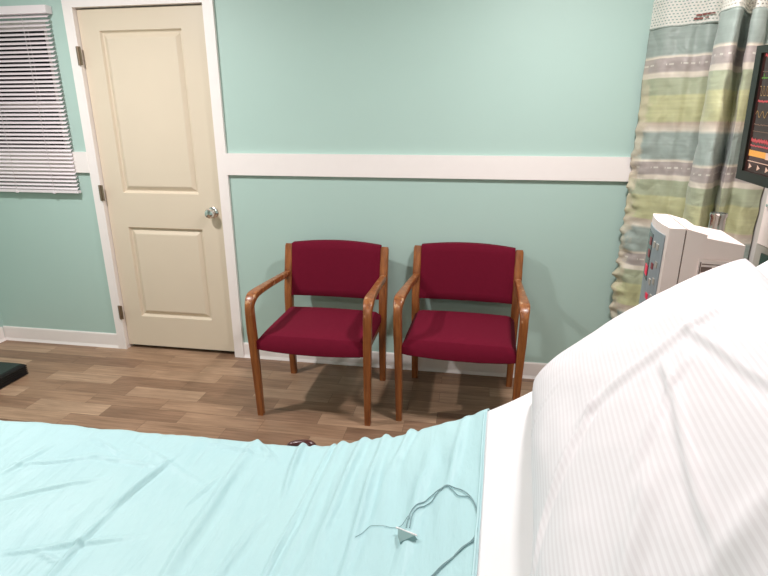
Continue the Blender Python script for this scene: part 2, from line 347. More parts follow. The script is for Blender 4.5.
def plate(x0, x1, z0, z1, y0, y1, holes):
    """wall slab in the xz plane with rectangular holes (x0,x1,z0,z1)"""
    xs = sorted({x0, x1, *[h[0] for h in holes], *[h[1] for h in holes]}); zs = sorted({z0, z1, *[h[2] for h in holes], *[h[3] for h in holes]})
    bm = bmesh.new()
    for a, b in zip(xs, xs[1:]):
        for c, d in zip(zs, zs[1:]):
            if any(h[0] - 1e-6 <= a and b <= h[1] + 1e-6 and h[2] - 1e-6 <= c and d <= h[3] + 1e-6 for h in holes): continue
            box(bm, a, b, y0, y1, c, d)
    bmesh.ops.remove_doubles(bm, verts=bm.verts, dist=1e-5)
    inner = {}
    for f in list(bm.faces):
        key = frozenset(v.index for v in f.verts)
    bm.verts.index_update()
    seen = {}
    for f in bm.faces: seen.setdefault(frozenset(v.index for v in f.verts), []).append(f)
    dead = [f for fs in seen.values() if len(fs) > 1 for f in fs]
    if dead: bmesh.ops.delete(bm, geom=dead, context='FACES_ONLY')
    return bm

# ------------------------------------------------------------ room shell
XL, XR, YF, H = -2.733, 1.62, -4.4, 2.45
DX0, DX1, DZ = -1.794, -1.034, 2.04            # door slab
struct(obj('floor', B(XL - .1, XR + .1, YF - .1, .12, -.1, 0), M['floor']), 'wood look plank floor in short brown strips', 'floor')
struct(obj('ceiling', B(XL - .1, XR + .1, YF - .1, .12, H, H + .1), M['ceiling']), 'flat white ceiling', 'ceiling')
WX0, WX1, WZ0, WZ1 = -2.66, -1.99, 1.09, 1.99
bm = plate(XL - .1, XR + .1, 0, H, 0, .12, [(DX0 - .012, DX1 + .012, 0, DZ + .012), (WX0, WX1, WZ0, WZ1)])
struct(obj('wall_back', bm, M['wall']), 'mint green painted wall behind the chairs', 'wall')
struct(obj('wall_left', B(XL - .1, XL, YF, 0, 0, H), M['wall']), 'mint green side wall at the far left corner', 'wall')
struct(obj('wall_right', B(XR, XR + .1, YF, 0, 0, H), M['right_wall']), 'pale wall at the head of the bed', 'wall')
struct(obj('wall_front', B(XL, XR, YF - .1, YF, 0, H), M['wall']), 'mint green wall behind the viewer', 'wall')

# baseboards: low vinyl cove profile
def baseboard(name, p0, p1, inward, label):
    p0, p1, n_ = Vector(p0), Vector(p1), Vector(inward)
    prof = [(0, 0), (.016, 0), (.013, .006), (.008, .018), (.007, .092), (.004, .100), (0, .1)]
    bm = bmesh.new(); a = [bm.verts.new(p0 + n_ * x + Vector((0, 0, z))) for x, z in prof]; b = [bm.verts.new(p1 + n_ * x + Vector((0, 0, z))) for x, z in prof]
    for k in range(len(prof)): k2 = (k + 1) % len(prof); bm.faces.new((a[k], a[k2], b[k2], b[k]))
    bm.faces.new(a); bm.faces.new(b)
    struct(obj(name, bm, M['white_trim']), label, 'baseboard')
CW = .062                                       # door casing width
baseboard('baseboard_back', (DX1 + CW, 0, 0), (XR, 0, 0), (0, -1, 0), 'white baseboard running behind the chairs')
baseboard('baseboard_back_left', (XL, 0, 0), (DX0 - CW, 0, 0), (0, -1, 0), 'white baseboard under the window')
baseboard('baseboard_left', (XL, YF, 0), (XL, -.016, 0), (1, 0, 0), 'white baseboard on the left wall')
baseboard('baseboard_right', (XR, YF, 0), (XR, -.016, 0), (-1, 0, 0), 'white baseboard on the wall at the bed head')

# chair rail boards
struct(obj('trim_1', B(DX1 + CW, XR, -.020, 0, 1.152, 1.273), M['white_trim'], bevel=.002), 'wide white chair rail board right of the door', 'chair rail')
struct(obj('trim_2', B(XL, DX0 - CW, -.020, 0, 1.152, 1.273), M['white_trim'], bevel=.002), 'short white chair rail piece between blind and door', 'chair rail')

# ------------------------------------------------------------ door
def door_slab():
    bm = bmesh.new(); y0, y1 = .012, .047
    xs = [DX0, -1.675, -1.180, DX1]; zs = [.026, .232, .822, 1.032, 1.928, DZ - .003]
    grid = {}
    def v(x, z, y=y0):
        k = (round(x, 5), round(z, 5), round(y, 5))
        if k not in grid: grid[k] = bm.verts.new((x, y, z))
        return grid[k]
    for i in range(3):
        for j in range(5):
            a, b, c, d = xs[i], xs[i + 1], zs[j], zs[j + 1]
            if i == 1 and j in (1, 3):
                rings = [(0, 0), (.003, .004), (.008, .015), (.013, .018), (.018, .017), (.040, .003), (.045, .002)]
                prev = None
                for ins, dep in rings:
                    q = [v(a + ins, c + ins, y0 + dep), v(b - ins, c + ins, y0 + dep), v(b - ins, d - ins, y0 + dep), v(a + ins, d - ins, y0 + dep)]
                    if prev:
                        for k in range(4): bm.faces.new((prev[k], prev[(k + 1) % 4], q[(k + 1) % 4], q[k]))
                    prev = q
                bm.faces.new(prev)
            else: bm.faces.new((v(a, c), v(b, c), v(b, d), v(a, d)))
    # sides and back
    A = [bm.verts.new((x, y1, z)) for x, z in ((DX0, zs[0]), (DX1, zs[0]), (DX1, zs[-1]), (DX0, zs[-1]))]
    bm.faces.new(A)
    per = [v(x, zs[0]) for x in xs] + [v(xs[-1], z) for z in zs[1:]] + [v(x, zs[-1]) for x in reversed(xs[:-1])] + [v(xs[0], z) for z in reversed(zs[1:-1])]
    bm.faces.new(per[0:4] + [A[1], A[0]]); bm.faces.new(per[3:9] + [A[2], A[1]]); bm.faces.new(per[8:12] + [A[3], A[2]]); bm.faces.new(per[11:] + [per[0], A[0], A[3]])
    return bm
door = struct(obj('door_1', door_slab(), M['door']), 'closed cream two panel door with a round chrome knob', 'door')
bm = bmesh.new()
for (a, b, c, d) in ((DX0 - CW, DX0 - .003, 0, DZ + .003), (DX1 + .003, DX1 + CW, 0, DZ + .003), (DX0 - CW, DX1 + CW, DZ + .003, DZ + CW)):
    box(bm, a, b, -.018, 0, c, d)
obj('door_casing', bm, M['white_trim'], door, bevel=.003)
bm = bmesh.new()
for (a, b, c, d) in ((DX0 - .011, DX0 - .003, 0, DZ + .003), (DX1 + .003, DX1 + .011, 0, DZ + .003), (DX0 - .011, DX1 + .011, DZ + .003, DZ + .011)): box(bm, a, b, 0, .11, c, d)
obj('door_jamb', bm, M['white_trim'], door)
obj('dark_gap_backing', B(DX0, DX1, .06, .075, 0, DZ), M['dark_window'], door)  # dark sheet added behind the slab as shade in the door gap
for z0, z1 in ((1.748, 1.847), (.985, 1.08), (.214, .308)):
    bm = bmesh.new(); cyl(bm, (DX0 - .006, -.004 - .018, z0), (DX0 - .006, -.004 - .018, z1), .006, n=12); box(bm, DX0 - .018, DX0 + .012, -.0205, -.0185, z0 + .001, z1 - .001)
    obj('hinge', bm, M['hinge'], door, smooth=True)
kx, kz = -1.098, .928
rot = Matrix.Translation((kx, .012, kz)) @ Matrix.Rotation(R(90), 4, 'X')
bm = bmesh.new(); lathe(bm, [(0, 0), (.033, 0), (.033, .004), (.028, .008), (.014, .011), (.012, .022), (.013, .03), (.022, .034), (.028, .042), (.029, .052), (.024, .062), (.012, .067), (0, .068)], rot)
kn = obj('door_knob', bm, M['chrome'], door, smooth=True)

# ------------------------------------------------------------ window with blind
win = struct(obj('window_1', plate(WX0, WX1, WZ0, WZ1, .03, .08, [(WX0 + .045, WX1 - .045, WZ0 + .045, 1.52), (WX0 + .045, WX1 - .045, 1.56, WZ1 - .045)]), M['white_trim'], bevel=.002), 'white framed window dark with night behind the blind', 'window')
for a, b in ((WZ0 + .045, 1.52), (1.56, WZ1 - .045)): obj('pane', B(WX0 + .045, WX1 - .045, .052, .058, a, b), M['glass'], win)
bl = thing('window_blind', 'white horizontal slat blind half open over the dark window', 'blind', (0, 0, 0))
BX0, BX1 = -2.705, -1.938
bm = B(BX0, BX1 + .004, -.05, -.004, 2.015, 2.055); obj('headrail', bm, M['blind'], bl, bevel=.006)
bm = bmesh.new(); NS = 43; zt_, zb_ = 2.003, 1.058
for k in range(NS):
    z = zt_ - (zt_ - zb_) * k / (NS - 1); a = R(33 + random.uniform(-1, 1)); rows = []
    for j in range(6):
        s = (j / 5 - .5) * .026; cv = .0018 * (1 - (2 * j / 5 - 1) ** 2)
        y = -.027 + s * math.cos(a) - cv * math.sin(a); zz = z + s * math.sin(a) + cv * math.cos(a)
        rows.append((y, zz))
    top = [[bm.verts.new((x, y, zz + .0004)) for y, zz in rows] for x in (BX0 + .01, BX1 - .004)]
    bot = [[bm.verts.new((x, y, zz - .0004)) for y, zz in rows] for x in (BX0 + .01, BX1 - .004)]
    for j in range(5):
        bm.faces.new((top[0][j], top[0][j + 1], top[1][j + 1], top[1][j])); bm.faces.new((bot[0][j], bot[1][j], bot[1][j + 1], bot[0][j + 1]))
    for e in (0, 1):
        for j in range(5): bm.faces.new((top[e][j], bot[e][j], bot[e][j + 1], top[e][j + 1]))
    for j in (0, 5): bm.faces.new((top[0][j], top[1][j], bot[1][j], bot[0][j]))
obj('slats', bm, M['blind'], bl)
obj('bottom_rail', B(BX0 + .008, BX1, -.040, -.014, 1.030, 1.046), M['blind'], bl, bevel=.004)
for x in (-2.10, -2.36, -2.60):
    bm = bmesh.new(); cyl(bm, (x, -.041, 1.04), (x, -.041, 2.03), .0011, n=6); cyl(bm, (x, -.013, 1.04), (x, -.013, 2.03), .0009, n=6)
    obj('ladder_cord', bm, M['cord'], bl)
for x in (-2.10, -2.36):
    obj('cord_button', B(x - .008, x + .008, -.045, -.0395, 1.026, 1.036), M['blind'], bl, bevel=.002)

# ------------------------------------------------------------ black platform on the floor
pf = thing('step_platform', 'low black platform with ribbed edge on floor below window', 'platform', (-2.375, -.715, 0))
def hx(x0, x1, y0, y1, z0, z1, b=.004): return B(x0, x1, y0, y1, z0, z1)
bm = bmesh.new(); X0, X1, Y0, Y1 = -.225, .225, -.27, .27
prof = []
nr = 5
for k in range(nr):
    z = .004 + k * .0125; prof += [(-.006, z), (0, z + .002), (0, z + .008), (-.006, z + .0105)]
prof += [(-.006, .068), (-.012, .072)]
loops = [[bm.verts.new((x, y, z)) for x, y in ((X0 - d, Y0 - d), (X1 + d, Y0 - d), (X1 + d, Y1 + d), (X0 - d, Y1 + d))] for d, z in prof]
for a, b in zip(loops, loops[1:]):
    for k in range(4): bm.faces.new((a[k], a[(k + 1) % 4], b[(k + 1) % 4], b[k]))
bm.faces.new(loops[0]); bm.faces.new(loops[-1])
obj('body', bm, M['black'], pf)
obj('top_mat', B(X0 + .016, X1 - .016, Y0 + .016, Y1 - .016, .072, .076), M['black_top'], pf, bevel=.0015)
for sx in (-1, 1):
    for sy in (-1, 1):
        bm = bmesh.new(); cyl(bm, (sx * .18, sy * .22, 0), (sx * .18, sy * .22, .006), .015); obj('rubber_foot', bm, M['black'], pf)

# ------------------------------------------------------------ armchairs
def cushion(nx, ny, fn):
    bm = bmesh.new(); T = [[bm.verts.new(fn(i / nx, j / ny, 1)) for j in range(ny + 1)] for i in range(nx + 1)]; Bt = [[bm.verts.new(fn(i / nx, j / ny, -1)) for j in range(ny + 1)] for i in range(nx + 1)]
    for i in range(nx):
        for j in range(ny):
            bm.faces.new((T[i][j], T[i + 1][j], T[i + 1][j + 1], T[i][j + 1])); bm.faces.new((Bt[i][j], Bt[i][j + 1], Bt[i + 1][j + 1], Bt[i + 1][j]))
    for i in range(nx):
        bm.faces.new((T[i][0], Bt[i][0], Bt[i + 1][0], T[i + 1][0])); bm.faces.new((T[i][ny], T[i + 1][ny], Bt[i + 1][ny], Bt[i][ny]))
    for j in range(ny):
        bm.faces.new((T[0][j], T[0][j + 1], Bt[0][j + 1], Bt[0][j])); bm.faces.new((T[nx][j], Bt[nx][j], Bt[nx][j + 1], T[nx][j + 1]))
    return bm
def edge(u, e=.10):
    d = min(u, 1 - u) / e
    return 1 if d >= 1 else math.sqrt(max(0, 1 - (1 - d) ** 2))
def seat_fn(u, v, s):
    # u across, v front to back
    x = (u - .5) * .540
    front = -.262 - .016 * (1 - (2 * u - 1) ** 2)
    y = front + (.205 - front) * v
    e = edge(u, .07) * edge(v, .07)
    z = .412 + .026 * (1 - v) * 0
    dome = .020 * (1 - (2 * u - 1) ** 2) * (1 - (2 * v - 1) ** 4)
    if s > 0: zz = .415 + .030 * e + dome
    else: zz = .376 - .014 * edge(u, .05) * edge(v, .05) - .006 * (1 - (2 * u - 1) ** 2)
    return (x, y, zz)
def back_fn(u, v, s):
    x = (u - .5) * .508
    bowt = .014 * (1 - (2 * u - 1) ** 2)
    z = .500 + (.292 + bowt) * v - .004 * (1 - (2 * u - 1) ** 2) * (1 - v)
    e = edge(u, .06) * edge(v, .10)
    yc = .243 + .055 * v + .022 * (1 - (2 * u - 1) ** 2)
    th = .020 + .012 * e
    return (x, yc - th if s > 0 else yc + th * .8, z)
def make_chair():
    t = thing('armchair', '', 'chair')
    obj('seat', cushion(22, 20, seat_fn), M['burgundy'], t, smooth=True)
    obj('backrest', cushion(22, 14, back_fn), M['burgundy'], t, smooth=True)
    bm = bmesh.new(); box(bm, -.255, .255, -.16, -.135, .325, .372); box(bm, -.255, .255, .18, .203, .325, .366); box(bm, -.262, -.24, -.16, .19, .33, .37); box(bm, .24, .262, -.16, .19, .33, .37)
    obj('seat_frame', bm, M['oak_dark'], t, bevel=.003)
    for s in (-1, 1):
        X = s * .275
        # rear leg continuing as the back post
        ctrl = [(s * .272, .243, .0), (s * .273, .236, .2), (s * .274, .236, .40), (s * .275, .246, .52), (s * .275, .270, .66), (s * .275, .297, .785)]
        pts = curve_pts(ctrl, 6); n = len(pts)
        bm = bmesh.new(); sweep(bm, pts, [.034 + .010 * min(1, p[2] / .5) for p in pts[:-1]] + [.034], [.036 + .016 * math.sin(math.pi * min(1, p[2] / .8)) for p in pts], corner=.4)
        lg = obj('leg', bm, M['oak'], t, smooth=True)
        # front leg
        ctrl = [(s * .281, -.240, 0.0), (s * .283, -.247, .2), (s * .286, -.254, .40), (s * .288, -.257, .47)]
        pts = curve_pts(ctrl, 5); n = len(pts)
        bm = bmesh.new(); sweep(bm, pts, [.030 + .008 * p[2] / .47 for p in pts], [.034 + .014 * p[2] / .47 for p in pts], corner=.4)
        lg = obj('leg', bm, M['oak'], t, smooth=True)
        bm = bmesh.new(); cyl(bm, (s * .281, -.240, 0), (s * .281, -.240, .004), .012); obj('glide', bm, M['foot'], lg)
        # bent arm, from the post forward and down to the front leg
        ctrl = [(s * .276, .250, .622), (s * .279, .10, .632), (s * .283, -.06, .640), (s * .286, -.175, .643), (s * .288, -.224, .636), (s * .289, -.251, .612), (s * .289, -.260, .57), (s * .288, -.257, .47)]
        pts = curve_pts(ctrl, 7); n = len(pts)
        def aw(i): u = i / n; return .034 + .016 * math.exp(-((u - .52) / .22) ** 2)
        bm = bmesh.new(); sweep(bm, pts, [aw(i) if i / n < .8 else .038 for i in range(n)], [.030 + .018 * max(0, (i / n - .45) / .55) for i in range(n)], corner=.42)
        obj('armrest', bm, M['oak_worn'], t, smooth=True)
    return t
def copy_tree(o, parent=None):
    c = o.copy(); col.objects.link(c)
    if parent: c.parent = parent
    for ch in list(o.children): copy_tree(ch, c)
    return c
c1 = make_chair(); c1.location = (-.316, -.406, 0); c1.rotation_euler.z = R(-.44)
c1['label'] = 'burgundy upholstered oak armchair nearer the door, left of the pair'; c1['group'] = 'burgundy armchairs along the wall'
c2 = copy_tree(c1); c2.location = (.402, -.351, 0); c2.rotation_euler.z = R(-2.3)
c2['label'] = 'burgundy upholstered oak armchair nearer the curtain, partly behind the bed'

# ------------------------------------------------------------ bed
MX0, MX1, MY0, MY1 = -1.20, .99, -2.74, -1.80
def zt(x):
    x0, x1, k = -.05, .665, .78
    if x < x0: return .656 + .014 * (x - x0)
    if x < x1: return .656 + k / (2 * (x1 - x0)) * (x - x0) ** 2
    return .656 + k * (x1 - x0) / 2 + k * (x - x1)
def nrm(x):
    s = (zt(x + .002) - zt(x - .002)) / .004; n_ = Vector((-s, 0, 1)); return n_.normalized()
bed = thing('hospital_bed', 'hospital bed with raised head end in the foreground', 'bed', (0, -2.27, 0))
def bedobj(name, bm, m, parent=bed, **k):
    off = Vector((0, -2.27, 0))
    p = parent
    for v_ in bm.verts: v_.co -= off
    return obj(name, bm, m, p, **k)
# mattress following the articulated deck
bm = bmesh.new(); xs = [MX0 + (MX1 - MX0) * i / 46 for i in range(47)]; rings = []
for x in xs:
    n_ = nrm(x); e = 0
    top = Vector((x, 0, zt(x))); bot = top - n_ * .15; top = top - n_ * .006; ring = []
    for a, b in ((MY0, .02), (MY0 + .02, 0), (MY1 - .02, 0), (MY1, .02)): ring.append(bm.verts.new(Vector((top.x, a, top.z)) - n_ * b))
    for a, b in ((MY1, .02), (MY1 - .02, 0), (MY0 + .02, 0), (MY0, .02)): ring.append(bm.verts.new(Vector((bot.x, a, bot.z)) + n_ * b))
    rings.append(ring)
for a, b in zip(rings, rings[1:]):
    for k in range(8): bm.faces.new((a[k], a[(k + 1) % 8], b[(k + 1) % 8], b[k]))
bm.faces.new(rings[0]); bm.faces.new(rings[-1])
bedobj('mattress', bm, M['mattress'], smooth=True)
bm = bmesh.new(); box(bm, -1.2, .34, MY0 + .02, MY0 + .06, .44, .5); box(bm, -1.2, .34, MY1 - .06, MY1 - .02, .44, .5); box(bm, -1.2, 1.15, -2.62, -2.56, .36, .42); box(bm, -1.2, 1.15, -1.98, -1.92, .36, .42)
box(bm, -1.2, -1.14, -2.7, -1.84, .36, .5); box(bm, 1.10, 1.15, -2.6, -1.94, .36, .42); box(bm, .30, .34, -2.7, -1.84, .42, .5); box(bm, -1.2, .34, -2.7, -1.84, .49, .507)
bedobj('frame', bm, M['bed_metal'], bevel=.004)
for yy in (-2.66, -1.92):
    bm = bmesh.new(); sweep(bm, [(.32, yy, .49), (.55, yy, .515), (.8, yy, .70), (1.02, yy, .90)], [.04] * 4, [.04] * 4, side=Vector((0, 1, 0)))
    bedobj('backrest_bar', bm, M['bed_metal'])
obj('footboard', B(-1.27, -1.22, -.48, .48, .3, .86), M['bed_metal'], bed, bevel=.015)
bm = bmesh.new(); cyl(bm, (-1.245, -2.27, .42), (-1.19, -2.27, .42), .02); bedobj('footboard_bracket', bm, M['bed_metal'])
for x in (-1.0, .95):
    for yy in (-2.59, -1.95):
        bm = bmesh.new(); box(bm, x - .025, x + .025, yy - .02, yy + .02, .12, .37); lg = bedobj('leg', bm, M['bed_metal'], bevel=.004)
        bm = bmesh.new(); cyl(bm, (x, yy - .015, .055), (x, yy + .015, .055), .055, n=24); box(bm, x - .02, x + .02, yy - .026, yy - .017, .05, .125); box(bm, x - .02, x + .02, yy + .017, yy + .026, .05, .125)
        bedobj('caster', bm, M['black'], lg)
# lowered side rail on the far side with a brown release grip
bm = bmesh.new()
tube(bm, curve_pts([(-.35, -1.735, .33), (-.33, -1.735, .50), (-.25, -1.735, .535), (.25, -1.735, .535), (.33, -1.735, .50), (.35, -1.735, .33)], 6), .013)
for x in (-.15, .0, .15): cyl(bm, (x, -1.735, .35), (x, -1.735, .53), .008)
cyl(bm, (-.35, -1.735, .34), (.35, -1.735, .34), .012); box(bm, -.2, -.16, -1.84, -1.735, .42, .46); box(bm, .16, .2, -1.84, -1.735, .42, .46)
rail = bedobj('side_rail', bm, M['bed_metal'])
GX = .006
bm = bmesh.new(); pts = curve_pts([(GX - .03, -1.745, .53), (GX - .03, -1.745, .605), (GX - .022, -1.745, .616), (GX, -1.745, .622), (GX + .022, -1.745, .622), (GX + .03, -1.745, .605), (GX + .03, -1.745, .53)], 5); tube(bm, pts, .013, 12)
bedobj('rail_grip', bm, M['brown_plastic'], rail, smooth=True)['label'] = 'brown grip peeking over the bedsheet edge'

# sheets: a grid that follows the bed top and folds down both long sides
CREASES = [  # x0, y0, x1, y1, width, height
    (-.293, -2.265, -.291, -2.093, .007, .006), (-.297, -2.085, -.267, -1.935, .007, .007), (-.087, -2.231, -.093, -1.875, .016, .007),
    (.09, -2.30, .11, -1.81, .006, .006), (.120, -2.30, .135, -1.81, .014, .006), (-.556, -2.096, -.404, -2.013, .008, .004), (-.629, -2.022, -.60, -1.922, .01, .004),
    (.237, -2.2, .245, -1.79, .012, .008), (.407, -2.05, .434, -1.83, .012, .006), (.175, -2.1, .19, -1.78, .013, .008), (-.603, -1.979, -.463, -1.936, .007, .004),
    (-.46, -1.93, -.30, -1.945, .006, .004), (-.297, -2.232, -.355, -2.213, .005, .004), (-.143, -2.044, -.121, -1.974, .006, .004), (.33, -2.28, .36, -1.95, .018, .007),
    (.05, -1.99, .03, -1.79, .012, .009), (.285, -1.93, .31, -1.79, .010, .007), (-.02, -1.87, -.10, -1.80, .009, .006), (-.2, -1.84, -.05, -1.86, .006, .004),
    (-.40, -2.22, -.22, -2.16, .007, .004), (.0, -2.26, .03, -2.08, .012, .005), (-.18, -1.97, -.36, -1.88, .008, .003), (-.5, -1.87, -.38, -1.92, .006, .003)]
def wrinkle(x, y, amp=1.0):
    h = 0
    for x0, y0, x1, y1, wd, ht in CREASES:
        dx, dy = x1 - x0, y1 - y0; L2 = dx * dx + dy * dy; t = ((x - x0) * dx + (y - y0) * dy) / L2
        if t < -.3 or t > 1.3: continue
        px_, py_ = x0 + dx * t, y0 + dy * t; wob = .004 * noise.noise(Vector((x * 9, y * 9, 3)))
        d = ((x - px_) * dy - (y - py_) * dx) / math.sqrt(L2) + wob; wd = wd * .75
        if abs(d) > 4 * wd: continue
        end = max(0, 1 - max(0, -t, t - 1) / .3); tt = min(1, max(0, t)); end *= .35 + .65 * math.sin(math.pi * (.12 + .76 * tt))
        a = math.exp(-(d / wd) ** 2) - .45 * math.exp(-((d - 1.6 * wd) / wd) ** 2)
        h += 1.5 * ht * end * a
    act = .35 + .65 * math.exp(-((x - .22) / .28) ** 2)
    fold = noise.noise(Vector((x * 15 + y * 1.5, y * 1.6, 1.7))) + .5 * noise.noise(Vector((x * 34 + y * 5, y * 3.5, 7.1)))
    h += .009 * act * fold + .0016 * noise.noise(Vector((x * 25, y * 16, 4))) + .0035 * noise.noise(Vector((x * 4, y * 5, 9)))
    return max(-.003, h) * amp + .003
def make_sheet(name, m, X0, X1, nx, ny, off, drop, amp, slant=0, fine=None):
    r = .035; Lw = MY1 - MY0; bm = bmesh.new(); rows = []
    total = Lw + 2 * drop + 2 * (math.pi / 2 - 2) * r * 0
    def cross(s):
        """s: distance from centre across the bed -> (y, dz, normal)"""
        a = abs(s); sg = 1 if s > 0 else -1; flat = Lw / 2 - r + .004
        if a <= flat: return (MY0 + MY1) / 2 + s, 0, Vector((0, 0, 1))
        arc = math.pi / 2 * r
        if a <= flat + arc:
            th = (a - flat) / r; return (MY0 + MY1) / 2 + sg * (flat + r * math.sin(th)), -r * (1 - math.cos(th)), Vector((0, sg * math.sin(th), math.cos(th)))
        return (MY0 + MY1) / 2 + sg * (flat + r), -r - (a - flat - arc), Vector((0, sg, 0))
    half = Lw / 2 + drop
    for i in range(nx + 1):
        row = []
        for j in range(ny + 1):
            s = -half + 2 * half * (j / ny); y, dz, n_ = cross(s)
            x = X0 + (X1 + slant * (y - MY1) - X0) * i / nx
            nx_ = nrm(x); base = Vector((x, y, zt(x))); d = dz * Vector((nx_.x * .6, 0, nx_.z)) if dz < 0 else Vector()
            nn = (Vector((nx_.x * n_.z, n_.y, nx_.z * n_.z))).normalized() if n_.z > 0 else n_
            hgt = off + wrinkle(x, y if n_.z > .99 else (MY1 + s - Lw / 2 if s > 0 else MY0), amp)
            if n_.z < .999: hgt += (.003 + .007 * math.exp(-((x - .2) / .25) ** 2)) * amp * (1 - n_.z) * (1 + 1.6 * noise.noise(Vector((x * 17, 0, 2))))
            row.append(bm.verts.new(base + d + nn * hgt))
        rows.append(row)
    for a, b in zip(rows, rows[1:]):
        for j in range(ny): bm.faces.new((a[j], b[j], b[j + 1], a[j + 1]))
    o = obj(name, bm, m); 
    for p in o.data.polygons: p.use_smooth = True
    sd = o.modifiers.new('thickness', 'SOLIDIFY'); sd.thickness = .0018; sd.offset = -1
    return o
ws = make_sheet('fitted_sheet', M['white_sheet'], MX0 - .0, MX1, 150, 90, .001, .10, .25)
tag(ws, 'white fitted sheet on the mattress, showing between teal sheet and pillow', 'bedsheet')
ts = make_sheet('flat_sheet', M['teal_sheet'], -1.19, .482, 430, 260, .007, .22, 1.0, slant=.055)
tag(ts, 'pale teal wrinkled sheet spread over the bed', 'bedsheet')
# stitched hem along the teal sheet's head edge
bm = bmesh.new(); pts = []
for k in range(120):
    y = MY1 - .03 - (MY1 - MY0 - .06) * k / 119; x = .482 + .055 * (y - MY1) - .004
    pts.append(Vector((x, y, zt(x))) + nrm(x) * (.009 + wrinkle(x, y)))
tube(bm, pts, .0022, 6); hem = obj('hem', bm, M['teal_sheet'], ts, smooth=True)

# clear tubing with a small connector lying on the teal sheet
def on_sheet(x, y, lift): return tuple(Vector((x, y, zt(x))) + nrm(x) * (.007 + wrinkle(x, y) + lift))
tb = thing('tubing', 'thin clear tubing looped on the teal sheet with a small connector', 'tubing', on_sheet(.34, -2.12, .003))
tb_off = Vector(tb.location)
A_ = [(0.341, -2.145), (0.342, -2.12), (0.349, -2.097), (0.358, -2.081), (0.379, -2.059), (0.401, -2.052), (0.419, -2.06), (0.441, -2.086), (0.453, -2.115), (0.458, -2.145), (0.457, -2.184), (0.451, -2.203), (0.433, -2.217), (0.415, -2.234), (0.395, -2.251), (0.377, -2.27), (0.349, -2.289), (.30, -2.34)]
B_ = [(0.347, -2.147), (0.349, -2.113), (0.359, -2.09), (0.375, -2.08), (0.388, -2.06), (0.402, -2.053), (0.414, -2.064), (0.427, -2.087), (0.445, -2.098), (0.455, -2.124), (0.458, -2.154), (0.456, -2.199), (0.442, -2.212), (0.421, -2.228), (0.399, -2.244), (0.381, -2.262), (0.357, -2.291), (.31, -2.34)]
C_ = [(0.345, -2.125), (0.34, -2.115), (0.323, -2.125), (0.305, -2.124), (0.281, -2.116), (0.265, -2.112), (0.254, -2.122), (0.245, -2.14)]
for pts, r in ((A_, .0010), (B_, .0010), (C_, .0005)):
    bm = bmesh.new(); dense = curve_pts(pts, 8); tube(bm, [Vector(on_sheet(x, y, r + .0012)) - tb_off for x, y in dense], r, 8); obj('tube', bm, M['tube'], tb, smooth=True)
bm = bmesh.new()
pl_ = [(0.325, -2.14), (0.36, -2.169), (0.333, -2.177), (0.327, -2.159)]
def flat_at(x, y, lift):
    top_ = max(wrinkle(a, b) for a, b in pl_); return Vector((x, y, zt(x))) + nrm(x) * (.0070 + top_ + lift) - tb_off
lo = [bm.verts.new(flat_at(x, y, -.004)) for x, y in pl_]; hi = [bm.verts.new(flat_at(x * .94 + .336 * .06, y * .94 - 2.161 * .06, .005)) for x, y in pl_]
bm.faces.new(lo); bm.faces.new(hi)
for k in range(4): bm.faces.new((lo[k], lo[(k + 1) % 4], hi[(k + 1) % 4], hi[k]))
cn = obj('connector', bm, M['connector'], tb, bevel=.001)
bm = bmesh.new(); a_, b_ = flat_at(.321, -2.136, .003), flat_at(.361, -2.167, .003); cyl(bm, a_, b_, .0016, n=10); obj('connector_collar', bm, M['white_sheet'], cn)

# ------------------------------------------------------------ pillow
_s = R(42.0); _t, _n, _a = Vector((math.cos(_s), 0, math.sin(_s))), Vector((-math.sin(_s), 0, math.cos(_s))), R(7)
tdir = _t * math.cos(_a) - Vector((0, 1, 0)) * math.sin(_a); vdir = Vector((0, 1, 0)) * math.cos(_a) + _t * math.sin(_a); ndir = _n
PW, PL, PT = .226, .36, .085
PC = Vector((.570, -1.845, .908)) + tdir * PW - vdir * PL
PCREASE = [(-.98, -.50, -.30, .08, .020, .010), (-.30, .08, .55, .32, .022, .008), (-.97, -.42, -.85, -.98, .02, .010), (-.1, -.30, .30, .06, .02, .008), (.2, .05, .1, -.6, .03, .010), (.45, .2, .7, -.5, .03, .010), (-.55, -.9, -.1, -.45, .04, .010), (-.95, .35, -.60, .42, .012, .004), (.5, .62, .85, .70, .02, .004), (.0, -.75, .5, -.55, .04, .010)]
def pcr(u, v):
    h = 0
    for x0, y0, x1, y1, wd, ht in PCREASE:
        dx, dy = x1 - x0, y1 - y0; L2 = dx * dx + dy * dy; t = ((u - x0) * dx + (v - y0) * dy) / L2
        if t < -.2 or t > 1.2: continue
        d = ((u - x0 - dx * t) * dy - (v - y0 - dy * t) * dx) / math.sqrt(L2) + .02 * noise.noise(Vector((u * 4, v * 4, 5)))
        h += ht * max(0, 1 - max(0, -t, t - 1) / .2) * (math.exp(-(d / wd) ** 2) - .5 * math.exp(-((d - 2 * wd) / (1.4 * wd)) ** 2))
    return h
